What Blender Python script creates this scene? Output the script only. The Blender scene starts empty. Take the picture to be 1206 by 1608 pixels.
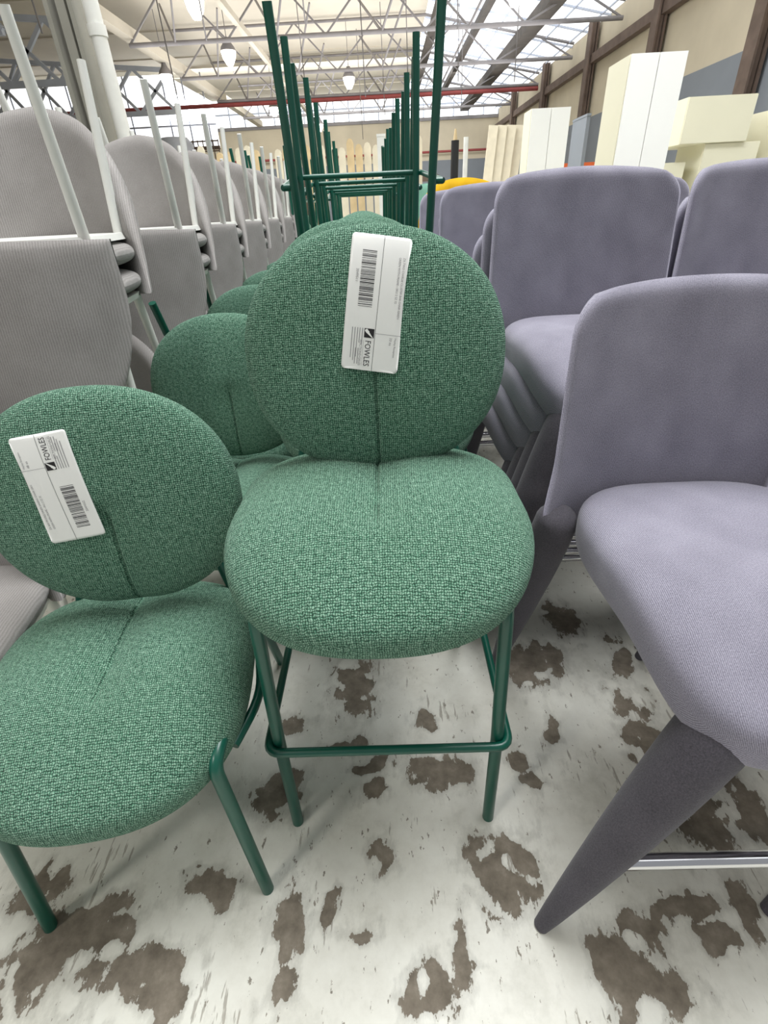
import bpy, math, random
from mathutils import Vector, Matrix, Euler, noise
PI = math.pi
random.seed(7)
S = bpy.context.scene
COL = S.collection

# ------------------------------------------------------------------ camera, world, light, exposure
CAM_H = 1.2
MR = ((0.9990978, -0.0032964, -0.0423402), (-0.0377127, -0.5272821, -0.8488529), (-0.0195271, 0.8496839, -0.5269307))
cd = bpy.data.cameras.new('camera'); cam = bpy.data.objects.new('camera', cd); COL.objects.link(cam)
rx, dn, fw = [Vector(r) for r in MR]
m = Matrix((rx, -dn, -fw)).transposed().to_4x4(); m.translation = Vector((0, 0, CAM_H))
cam.matrix_world = m
cd.sensor_fit = 'VERTICAL'; cd.sensor_height = 36; cd.lens = 36 * 771.6 / 1608
cd.clip_start = 0.02; cd.clip_end = 200
S.camera = cam
S.view_settings.view_transform = 'Standard'; S.view_settings.look = 'None'
S.view_settings.gamma = 1.0; S.view_settings.use_curve_mapping = False
S.view_settings.exposure = 0.0
W = bpy.data.worlds.new('world'); S.world = W; W.use_nodes = True
bg = W.node_tree.nodes['Background']; bg.inputs[0].default_value = (0.93, 0.96, 1.0, 1); bg.inputs[1].default_value = 0.34

def area(name, loc, target, sx, sy, power, col):
    l = bpy.data.lights.new(name, 'AREA'); l.shape = 'RECTANGLE'; l.size = sx; l.size_y = sy; l.energy = power; l.color = col
    o = bpy.data.objects.new(name, l); COL.objects.link(o); o.location = loc
    o.rotation_euler = (Vector(target) - Vector(loc)).to_track_quat('-Z', 'Y').to_euler()
    return o
area('roof_light_near', (1.0, 2.2, 7.0), (0.2, 1.2, 0), 4.0, 3.5, 640, (0.96, 0.98, 1.0))
area('roof_light_left', (-4.5, -3.2, 6.2), (0.2, 1.0, 0), 1.0, 1.0, 150, (1.0, 0.98, 0.93))
area('right_wall_fill', (0.5, 11.0, 7.2), (5.0, 12.0, 0), 6.0, 12.0, 1400, (0.96, 0.98, 1.0))  # added fill under the ceiling, tilted to brighten the right wall
area('ceiling_fill', (-1.0, 25.0, 5.6), (-1.0, 25.0, 9), 14.0, 12.0, 900, (0.98, 0.98, 1.0))  # added fill hanging mid-air and facing up to lighten the ceiling

area('far_wall_fill', (-3.0, 33.0, 6.6), (-3.0, 42.0, 4.0), 16.0, 2.0, 900, (0.96, 0.98, 1.0))  # added fill inside the hall, aimed at the far wall to brighten it

# ------------------------------------------------------------------ materials
def srgb(r, g, b):
    f = lambda c: (c/255)/12.92 if c/255 <= 0.04045 else ((c/255+0.055)/1.055)**2.4
    return (f(r), f(g), f(b), 1)
class NT:
    def __init__(s, name):
        s.m = bpy.data.materials.new(name); s.m.use_nodes = True; s.t = s.m.node_tree
        s.b = s.t.nodes['Principled BSDF']
    def n(s, typ, **k):
        x = s.t.nodes.new(typ)
        for a, v in k.items(): setattr(x, a, v)
        return x
    def l(s, a, b): s.t.links.new(a, b)
    def put(s, sock, v):
        if hasattr(v, 'is_output'): s.l(v, sock)
        else: sock.default_value = v
    def math(s, op, a, b=0.0, c=None):
        x = s.n('ShaderNodeMath', operation=op); s.put(x.inputs[0], a); s.put(x.inputs[1], b)
        if c is not None: s.put(x.inputs[2], c)
        return x.outputs[0]
    def coord(s, kind='Object', scale=(1, 1, 1), rot=(0, 0, 0)):
        c = s.n('ShaderNodeTexCoord'); mp = s.n('ShaderNodeMapping'); s.l(c.outputs[kind], mp.inputs[0])
        mp.inputs['Scale'].default_value = scale; mp.inputs['Rotation'].default_value = rot
        return mp.outputs[0]
    def noise(s, vec, scale, detail=3, rough=0.5):
        x = s.n('ShaderNodeTexNoise'); s.l(vec, x.inputs['Vector']); x.inputs['Scale'].default_value = scale
        x.inputs['Detail'].default_value = detail; x.inputs['Roughness'].default_value = rough
        return x.outputs['Fac']
    def ramp(s, f, stops):
        x = s.n('ShaderNodeValToRGB'); s.l(f, x.inputs[0]); e = x.color_ramp.elements
        while len(e) < len(stops): e.new(0.5)
        for q, (p, c) in zip(e, stops): q.position = p; q.color = c
        return x.outputs[0]
    def mix(s, f, a, b):
        x = s.n('ShaderNodeMix', data_type='RGBA'); s.put(x.inputs[0], f); s.put(x.inputs[6], a); s.put(x.inputs[7], b)
        return x.outputs[2]
    def bump(s, h, strength=0.5, dist=0.001):
        x = s.n('ShaderNodeBump'); x.inputs['Strength'].default_value = strength; x.inputs['Distance'].default_value = dist
        s.l(h, x.inputs['Height']); s.l(x.outputs[0], s.b.inputs['Normal'])
    def base(s, c, rough=0.6, metal=0.0, spec=0.5):
        s.put(s.b.inputs['Base Color'], c); s.b.inputs['Roughness'].default_value = rough
        s.b.inputs['Metallic'].default_value = metal; s.b.inputs['Specular IOR Level'].default_value = spec
        return s.m
def plain(name, c, rough=0.6, metal=0.0, spec=0.5, var=0.12, vs=6.0, bump=0.0):
    q = NT(name); v = q.coord('Object'); f = q.noise(v, vs, 4)
    c2 = tuple(x*(1-var) for x in c[:3]) + (1,); c1 = tuple(min(1, x*(1+var*0.5)) for x in c[:3]) + (1,)
    m_ = q.base(q.ramp(f, [(0.3, c2), (0.7, c1)]), rough, metal, spec)
    if bump: q.bump(q.noise(v, vs*20, 3), bump, 0.001)
    return m_

def weave_material():
    q = NT('green_weave')
    uv = q.coord('UV'); sep = q.n('ShaderNodeSeparateXYZ')
    # wobble the yarn a little
    nz = q.n('ShaderNodeTexNoise'); q.l(uv, nz.inputs['Vector']); nz.inputs['Scale'].default_value = 150; nz.inputs['Detail'].default_value = 1
    vm = q.n('ShaderNodeVectorMath', operation='MULTIPLY_ADD'); q.l(nz.outputs['Color'], vm.inputs[0]); vm.inputs[1].default_value = (0.0060, 0.0060, 0); q.l(uv, vm.inputs[2])
    q.l(vm.outputs[0], sep.inputs[0])
    p = PI/0.0040
    a = q.math('SINE', q.math('MULTIPLY', sep.outputs[0], p)); b = q.math('SINE', q.math('MULTIPLY', sep.outputs[1], p))
    chk = q.math('GREATER_THAN', q.math('MULTIPLY', a, b), 0.0)
    aa = q.math('ABSOLUTE', a); bb = q.math('ABSOLUTE', b)
    # over-under: yarn profile across one direction, hump along the other
    ha = q.math('MULTIPLY', q.math('POWER', aa, 0.6), q.math('POWER', bb, 0.25)); hb = q.math('MULTIPLY', q.math('POWER', bb, 0.6), q.math('POWER', aa, 0.25))
    h = q.math('ADD', q.math('MULTIPLY', ha, chk), q.math('MULTIPLY', hb, q.math('SUBTRACT', 1.0, chk)))
    fine = q.noise(uv, 700, 2); slub = q.noise(uv, 130, 2); big = q.noise(uv, 5, 2)
    h2 = q.math('ADD', h, q.math('MULTIPLY', q.math('SUBTRACT', slub, 0.5), 0.9))
    h2 = q.math('ADD', h2, q.math('MULTIPLY', q.math('SUBTRACT', fine, 0.5), 0.7))
    col = q.ramp(h2, [(0.10, srgb(10, 42, 34)), (0.42, srgb(46, 92, 74)), (0.72, srgb(98, 146, 122)), (1.0, srgb(152, 188, 166))])
    col = q.mix(q.math('MULTIPLY', big, 0.35), col, srgb(62, 106, 72))
    q.base(col, 0.95, 0, 0.12)
    q.b.inputs['Sheen Weight'].default_value = 0.12; q.b.inputs['Sheen Roughness'].default_value = 0.6
    q.bump(h2, 1.0, 0.0018)
    return q.m
def twill_material(name, dark, mid, light, pitch=0.0032, axis=0, rough=0.95, strength=0.6, mottled=0.5, sheen=0.15, stripe=0.45, kind='UV'):
    q = NT(name); v = q.coord(kind); sep = q.n('ShaderNodeSeparateXYZ'); q.l(v, sep.inputs[0])
    w = q.noise(v, 30, 2)
    x = q.math('ADD', sep.outputs[axis], q.math('MULTIPLY', w, 0.004))
    s_ = q.math('SINE', q.math('MULTIPLY', x, 2*PI/pitch))
    s_ = q.math('MULTIPLY_ADD', s_, 0.5, 0.5)
    fine = q.noise(v, 420, 3, 0.7); big = q.noise(v, 9, 3)
    h = q.math('ADD', q.math('MULTIPLY', s_, stripe), q.math('MULTIPLY', fine, mottled))
    h = q.math('ADD', h, q.math('MULTIPLY', q.math('SUBTRACT', big, 0.5), 0.35))
    col = q.ramp(h, [(0.15, dark), (0.45, mid), (0.85, light)])
    q.base(col, rough, 0, 0.15); q.b.inputs['Sheen Weight'].default_value = sheen
    q.bump(h, strength, 0.0009)
    return q.m
def floor_material():
    q = NT('flaked_white_paint'); v = q.coord('Object')
    at = q.n('ShaderNodeAttribute'); at.attribute_name = 'wear'
    vr = q.coord('Object', (1.0, 0.45, 1), (0, 0, math.radians(-20)))
    n1 = q.noise(vr, 9.0, 9, 0.68); n2 = q.noise(vr, 42, 6, 0.7); n3 = q.noise(v, 3.0, 4, 0.6)
    n0 = q.noise(vr, 22.0, 10, 0.75)
    t = q.math('ADD', q.math('MULTIPLY', at.outputs['Fac'], 0.82), q.math('MULTIPLY', q.math('SUBTRACT', n1, 0.5), 0.9))
    t = q.math('ADD', t, q.math('MULTIPLY', q.math('SUBTRACT', n0, 0.5), 1.25))
    mask = q.n('ShaderNodeMapRange', interpolation_type='SMOOTHSTEP'); q.l(t, mask.inputs[0]); mask.inputs[1].default_value = 0.385; mask.inputs[2].default_value = 0.40
    chips = q.noise(vr, 58, 5, 0.68)
    cm = q.n('ShaderNodeMapRange', interpolation_type='SMOOTHSTEP'); q.l(chips, cm.inputs[0]); cm.inputs[1].default_value = 0.635; cm.inputs[2].default_value = 0.65
    mk = q.math('MAXIMUM', mask.outputs[0], q.math('MULTIPLY', cm.outputs[0], 0.85))
    # dragging scratches, only in some areas
    vs_ = q.coord('Object', (1.0, 0.13, 1), (0, 0, math.radians(-28)))
    sc = q.noise(vs_, 95, 4, 0.6); zone = q.noise(v, 6.5, 2, 0.5)
    ss = q.n('ShaderNodeMapRange', interpolation_type='SMOOTHSTEP'); q.l(q.math('ADD', sc, q.math('MULTIPLY', q.math('SUBTRACT', zone, 0.5), 0.9)), ss.inputs[0]); ss.inputs[1].default_value = 0.70; ss.inputs[2].default_value = 0.76
    mk = q.math('MAXIMUM', mk, q.math('MULTIPLY', ss.outputs[0], 0.6))
    dirt = q.noise(v, 5.5, 6, 0.7)
    white = q.ramp(dirt, [(0.28, srgb(186, 184, 172)), (0.45, srgb(208, 206, 195)), (0.7, srgb(222, 221, 211))])
    sm = q.n('ShaderNodeMapRange', interpolation_type='SMOOTHSTEP'); q.l(t, sm.inputs[0]); sm.inputs[1].default_value = 0.05; sm.inputs[2].default_value = 0.36
    grime = q.math('MULTIPLY', sm.outputs[0], q.math('MULTIPLY', n2, 0.75))
    white = q.mix(grime, white, srgb(150, 148, 138))
    bare = q.ramp(q.noise(v, 26, 6, 0.65), [(0.3, srgb(98, 90, 78)), (0.55, srgb(124, 115, 102)), (0.8, srgb(148, 140, 126))])
    q.base(q.mix(mk, white, bare), 0.5, 0, 0.4)
    rr = q.n('ShaderNodeMapRange'); q.l(mk, rr.inputs[0]); rr.inputs[3].default_value = 0.42; rr.inputs[4].default_value = 0.85
    q.l(rr.outputs[0], q.b.inputs['Roughness'])
    q.bump(q.math('ADD', q.math('MULTIPLY', mk, -1.0), q.math('MULTIPLY', n2, 0.3)), 0.35, 0.0012)
    return q.m
def emis(name, c, s):
    q = NT(name); q.base(c, 0.5); q.put(q.b.inputs['Emission Color'], c); q.b.inputs['Emission Strength'].default_value = s
    return q.m

M = {}
M['weave'] = weave_material()
M['green_metal'] = plain('green_powder_coat', srgb(8, 82, 66), 0.32, 0.0, 0.6, 0.06, 10)
M['white_metal'] = plain('white_powder_coat', srgb(228, 228, 222), 0.35, 0, 0.5, 0.05, 10)
M['chrome'] = plain('chrome', srgb(225, 225, 228), 0.12, 1.0, 0.5, 0.04, 4)
M['grey'] = twill_material('grey_twill', srgb(82, 80, 91), srgb(127, 124, 137), srgb(174, 171, 185), 0.0027, 0, mottled=0.8, stripe=0.26)
M['greyback'] = twill_material('grey_felt', srgb(78, 78, 88), srgb(116, 116, 128), srgb(150, 150, 162), 0.0030, 0, mottled=0.8, stripe=0.15)
M['greyleg'] = twill_material('grey_leg_felt', srgb(60, 57, 63), srgb(88, 85, 92), srgb(116, 112, 121), 0.0030, 0, mottled=0.8, stripe=0.0, kind='Object')
M['cord'] = twill_material('grey_corduroy', srgb(122, 118, 115), srgb(150, 146, 143), srgb(176, 172, 169), 0.0055, 0, mottled=0.5, strength=0.5, stripe=0.2, kind='Object')
M['yellow'] = plain('yellow_velvet', srgb(214, 168, 30), 0.8, 0, 0.2, 0.15, 12)
M['mint'] = plain('mint_velvet', srgb(120, 168, 148), 0.8, 0, 0.2, 0.15, 12)
M['floor'] = floor_material()
M['paper'] = plain('label_paper', srgb(236, 236, 232), 0.28, 0, 0.55, 0.02, 4)
M['ink'] = plain('label_ink', srgb(42, 40, 42), 0.5, 0, 0.3, 0.1, 30)
M['faint'] = plain('label_faint_ink', srgb(150, 148, 150), 0.5, 0, 0.3, 0.1, 30)
M['beige'] = plain('beige_sheet', srgb(206, 198, 182), 0.85, 0, 0.2, 0.08, 0.6)
M['tan'] = plain('tan_sheet', srgb(150, 138, 122), 0.9, 0, 0.2, 0.15, 0.8)
M['walltan'] = plain('cream_wall_paint', srgb(206, 195, 172), 0.85, 0, 0.2, 0.12, 0.7)
M['wallgrey'] = plain('grey_wall_paint', srgb(134, 139, 145), 0.8, 0, 0.2, 0.08, 0.7)
M['steel'] = plain('roof_steel', srgb(138, 134, 134), 0.6, 0.2, 0.4, 0.15, 2)
M['bluesteel'] = plain('pale_truss_paint', srgb(190, 196, 210), 0.6, 0.1, 0.4, 0.1, 2)
M['brownsteel'] = plain('brown_steel', srgb(118, 102, 92), 0.7, 0.2, 0.3, 0.25, 3)
M['red'] = plain('red_pipe_paint', srgb(150, 70, 68), 0.6, 0, 0.4, 0.15, 3)
M['dark'] = plain('dark_gutter', srgb(80, 74, 68), 0.7, 0.1, 0.3, 0.25, 3)
M['columngrey'] = plain('column_paint', srgb(150, 148, 138), 0.7, 0.1, 0.4, 0.12, 3)
M['timber'] = plain('pale_timber', srgb(214, 190, 148), 0.75, 0, 0.25, 0.18, 5)
M['timberpale'] = plain('ivory_timber', srgb(224, 214, 190), 0.75, 0, 0.25, 0.1, 5)
M['cabwhite'] = plain('white_laminate', srgb(240, 240, 236), 0.4, 0, 0.4, 0.02, 2)
M['cabcream'] = plain('cream_laminate', srgb(232, 228, 204), 0.5, 0, 0.4, 0.03, 2)
M['darkgap'] = plain('dark_gap', srgb(60, 60, 60), 0.8)
M['orange'] = plain('orange_paint', srgb(206, 96, 48), 0.6, 0, 0.4, 0.1, 5)
M['black'] = plain('black_paint', srgb(34, 34, 34), 0.5, 0, 0.4, 0.1, 5)
M['glazing'] = emis('bright_glazing', (0.95, 0.98, 1.0, 1), 1.25)
M['lampglow'] = emis('lamp_lens', (1.0, 0.96, 0.80, 1), 9.0)
M['yellowtag'] = plain('yellow_binding', srgb(150, 150, 40), 0.8)

# ------------------------------------------------------------------ mesh helpers
class MB:
    def __init__(s): s.v = []; s.f = []; s.uv = []; s.mi = []; s.mats = []; s.flat = set()
    def mat(s, m_):
        if m_ not in s.mats: s.mats.append(m_)
        return s.mats.index(m_)
    def add(s, vs, fs, m_, uvs=None, flat=False):
        o = len(s.v); s.v += [tuple(p) for p in vs]; k = s.mat(m_)
        for i, f in enumerate(fs):
            if flat: s.flat.add(len(s.f))
            s.f.append(tuple(o+j for j in f)); s.mi.append(k)
            s.uv.append(uvs[i] if uvs else None)
    def box(s, c, d, m_, rot=None):
        vs = [Vector((sx*d[0]/2, sy*d[1]/2, sz*d[2]/2)) for sz in (-1, 1) for sy in (-1, 1) for sx in (-1, 1)]
        if rot: R = Euler(rot).to_matrix(); vs = [R @ v for v in vs]
        vs = [v + Vector(c) for v in vs]
        s.add(vs, [(0, 2, 3, 1), (4, 5, 7, 6), (0, 1, 5, 4), (2, 6, 7, 3), (0, 4, 6, 2), (1, 3, 7, 5)], m_, flat=True)
    def beam(s, a, b, w, h, m_):
        a = Vector(a); b = Vector(b); d = b-a; L = d.length; q = d.to_track_quat('Y', 'Z').to_matrix()
        vs = []
        for t in (0, L):
            for x, z in ((-w/2, -h/2), (w/2, -h/2), (w/2, h/2), (-w/2, h/2)): vs.append(a + q @ Vector((x, t, z)))
        s.add(vs, [(0, 1, 2, 3), (7, 6, 5, 4), (0, 4, 5, 1), (1, 5, 6, 2), (2, 6, 7, 3), (3, 7, 4, 0)], m_, flat=True)
    def tube(s, pts, r, m_, n=12, caps=True, sec=None):
        pts = [Vector(p) for p in pts]; N = len(pts); rs = r if isinstance(r, (list, tuple)) else [r]*N
        T = [(pts[min(i+1, N-1)]-pts[max(i-1, 0)]).normalized() for i in range(N)]
        up = Vector((0, 0, 1)) if abs(T[0].z) < 0.9 else Vector((0, 1, 0))
        u = (up - T[0]*up.dot(T[0])).normalized(); vs = []
        for i in range(N):
            u = (u - T[i]*u.dot(T[i])).normalized(); w = T[i].cross(u)
            for k in range(n):
                a = 2*PI*k/n; vs.append(pts[i] + (u*math.cos(a) + w*math.sin(a))*rs[i])
        fs = [(i*n+k, i*n+(k+1) % n, (i+1)*n+(k+1) % n, (i+1)*n+k) for i in range(N-1) for k in range(n)]
        s.add(vs, fs, m_)
        if caps:
            s.add(vs[:n], [tuple(reversed(range(n)))], m_, flat=True); s.add(vs[-n:], [tuple(range(n))], m_, flat=True)
    def build(s, name, parent=None, smooth=True):
        me = bpy.data.meshes.new(name); me.from_pydata(s.v, [], s.f); me.update()
        for m_ in s.mats: me.materials.append(m_)
        me.polygons.foreach_set('material_index', s.mi)
        me.polygons.foreach_set('use_smooth', [smooth and i not in s.flat for i in range(len(s.f))])
        if any(u is not None for u in s.uv):
            L = me.uv_layers.new(name='UVMap'); i = 0
            for f, u in zip(s.f, s.uv):
                for k in range(len(f)):
                    if u: L.data[i].uv = u[k]
                    i += 1
        me.update()
        o = bpy.data.objects.new(name, me); COL.objects.link(o)
        if parent: o.parent = parent
        return o
def bend(pts, r=0.03, n=5):
    """round the corners of a polyline"""
    pts = [Vector(p) for p in pts]; out = [pts[0]]
    for i in range(1, len(pts)-1):
        a, b, c = pts[i-1:i+2]; rr = min(r, (b-a).length*0.45, (c-b).length*0.45)
        p = b + (a-b).normalized()*rr; q = b + (c-b).normalized()*rr
        for k in range(n+1):
            t = k/n; out.append(p*(1-t)**2 + b*2*t*(1-t) + q*t*t)
    out.append(pts[-1]); return out
def smooth(a, b, x):
    t = max(0.0, min(1.0, (x-a)/(b-a))); return t*t*(3-2*t)
def thing(name, label, cat, loc=(0, 0, 0), rot=(0, 0, 0), group=None):
    o = bpy.data.objects.new(name, None); COL.objects.link(o); o.empty_display_size = 0.1
    o.location = loc; o.rotation_euler = rot; o['label'] = label; o['category'] = cat
    if group: o['group'] = group
    return o
def tag(o, label, cat, group=None):
    o['label'] = label; o['category'] = cat
    if group: o['group'] = group
    return o
def struct(o): o['kind'] = 'structure'; return o
def dup(root, loc, rot, label, group=None):
    r = root.copy(); COL.objects.link(r); r.location = loc; r.rotation_euler = rot; r['label'] = label
    if group: r['group'] = group
    for ch in KIDS[root.name]:
        if 'auction_label' in ch.name: continue
        c = ch.copy(); COL.objects.link(c); c.parent = r
        for g in KIDS.get(ch.name, []):
            d = g.copy(); COL.objects.link(d); d.parent = c
    return r
KIDS = {}
def kids_index():
    KIDS.clear()
    for o in bpy.data.objects:
        if o.parent: KIDS.setdefault(o.parent.name, []).append(o)

# ------------------------------------------------------------------ green pads
def pad(mb, a, b, hf, hb, frame, n=2.3, pw=2.5, NR=34, NT_=150, deform=None, m_=None):
    """a rounded cushion: outline superellipse a x b, bulging hf to the front and hb to the back of its plane;
    frame(x, y, h) places a point; theta is clustered about -pi/2 and pi/2 where the seam runs"""
    th = []
    for i in range(NT_):
        t = i/NT_; th.append(2*PI*t + 0.42*math.sin(4*PI*t))      # dense near +-90 degrees
    rings = [math.sin(PI/2*(i/NR))**0.9 for i in range(NR+1)]
    for side, hh in ((1, hf), (-1, hb)):
        vs = [frame(*(deform(0, 0, hh*side, side) if deform else (0, 0, hh*side)))]; uv = [(0, 0)]
        sarc = 0; pr, ph = 0, hh
        for r in rings[1:]:
            h = hh*max(0.0, 1-r**pw)**(1/pw)
            sarc += math.hypot((r-pr)*0.5*(a+b), h-ph); pr, ph = r, h
            for t in th:
                c, s_ = math.cos(t), math.sin(t)
                ex = abs(c)**(2/n)*math.copysign(1, c); ey = abs(s_)**(2/n)*math.copysign(1, s_)
                x, y = a*r*ex, b*r*ey
                dl = math.hypot(x, y) or 1
                uv.append((x/dl*sarc*dl/(r*0.5*(a+b)) if r else 0, y/dl*sarc*dl/(r*0.5*(a+b)) if r else 0))
                vs.append(frame(*(deform(x, y, h*side, side) if deform else (x, y, h*side))))
        fs = []
        for k in range(NT_):
            f = (0, 1+k, 1+(k+1) % NT_); fs.append(f if side > 0 else f[::-1])
        for i in range(NR-1):
            for k in range(NT_):
                A = 1+i*NT_+k; B = 1+i*NT_+(k+1) % NT_; f = (A, A+NT_, B+NT_, B); fs.append(f if side > 0 else f[::-1])
        mb.add(vs, fs, m_, [[uv[j] for j in f] for f in fs])

BA, BB, BF, BK = 0.248, 0.224, 0.055, 0.042     # backrest half width, half height, front and back bulge
def back_frame(z0, y0, tilt):
    ct, st = math.cos(tilt), math.sin(tilt)
    def F(x, y, h):                              # y along the backrest, h towards the front (-y world)
        return Vector((x, y0 + y*st - h*ct, z0 + y*ct + h*st))
    return F
def back_height(x, y):
    n = 2.17; r = (abs(x/BA)**n + abs(y/BB)**n)**(1/n)
    wide = 1 - 0.0*abs(x)
    return BF*max(0.0, 1-r**2.6)**(1/2.6)*wide
def back_deform(x, y, h, side):
    if side > 0:
        L = smooth(0.04, -0.03, y)
        w = 0.0032
        h -= L*(0.007*math.exp(-(x/w)**2) + 0.010*math.exp(-(x/0.045)**2))
    return (x, y, h)
def seat_deform(x, y, h, side):
    # y>0 is the rear; the front rolls down and the cushion is fuller at the front
    rear = smooth(0.02, 0.26, y)
    if side > 0:
        L = smooth(-0.115, -0.03, y)
        w = 0.0032
        h -= L*(0.008*math.exp(-(x/w)**2) + 0.017*math.exp(-(x/0.05)**2))
        h *= 1 - 0.02*rear
    drop = 0.050*smooth(0.02, -0.27, y)**1.3
    x2 = x*(1 + 0.17*smooth(0.03, 0.24, y))
    if y > 0: y *= 1.20
    return (x2, y, h - drop)
def green_chair(kind, label, cat, loc, rot, seat_z, T, ring=0.29, sx_=1.0, so=0.0, bz=0.0):
    """kind: 'stool' with footrest or 'chair' without; origin at the floor under the seat, front towards -y"""
    root = thing('green_bar_stool' if kind == 'stool' else 'green_dining_chair', label, cat, loc, rot)
    b = MB(); zc = seat_z-0.078
    pad(b, 0.275, 0.252, 0.082, 0.076, lambda x, y, h: Vector((x*sx_+so, y-0.085, zc+h)), 2.35, 2.5, deform=seat_deform, m_=M['weave'])
    b.build('seat', root)
    b = MB(); F0 = back_frame(seat_z+0.180+bz, 0.118, T)
    F = lambda x, y, h: F0(x+0.005, y, h)
    pad(b, BA, BB, BF, BK, F, 2.17, 2.6, deform=back_deform, m_=M['weave'])
    b.build('backrest', root)
    g = M['green_metal']; low = seat_z-0.155
    R = 0.0125
    for sx in (-1, 1):
        fy = -0.252 if kind == 'stool' else -0.30
        ry = 0.27 if kind == 'stool' else 0.31
        b = MB()
        if kind == 'stool':
            b.tube(bend([(sx*0.219, fy, 0), (sx*0.219, fy+0.008, ring), (sx*0.212, fy+0.02, low+0.005), (sx*0.218, fy+0.09, low+0.035)], 0.03), R, g, 14)
        else:
            b.tube(bend([(sx*0.216, fy, 0), (sx*0.186, fy+0.035, low+0.06), (sx*0.20, fy+0.10, low+0.07)], 0.03), R, g, 14)
        b.build('front_leg', root)
        b = MB(); b.tube([(sx*0.216, ry, 0), (sx*0.200, ry-0.09 if kind == 'stool' else ry-0.12, low+0.03)], R, g, 14)
        b.build('rear_leg', root)
        b = MB()
        y1 = fy+0.085
        bw = 0.0 if kind == 'stool' else 0.012
        b.tube(bend([(sx*0.210, y1, low+0.035), (sx*(0.242+bw), -0.12, low+0.045), (sx*0.238, 0.03, low+0.05), (sx*0.175, 0.155, low+0.09), (sx*0.155, 0.165, seat_z+0.03), (sx*0.13, 0.195, seat_z+0.16)], 0.05), 0.0095, g, 12)
        b.build('side_rail', root)
    if kind == 'stool':
        b = MB(); zf = ring; xo = 0.219+R+0.009; yf = fy+0.008-R-0.009
        b.tube(bend([(-xo, 0.215, zf), (-xo, yf, zf), (xo, yf, zf), (xo, 0.215, zf)], 0.028), 0.009, g, 12)
        b.tube([(-xo, 0.215, zf), (-0.205, 0.215, zf)], 0.009, g); b.tube([(xo, 0.215, zf), (0.205, 0.215, zf)], 0.009, g)
        b.build('footrest', root)
    return root, F

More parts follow.
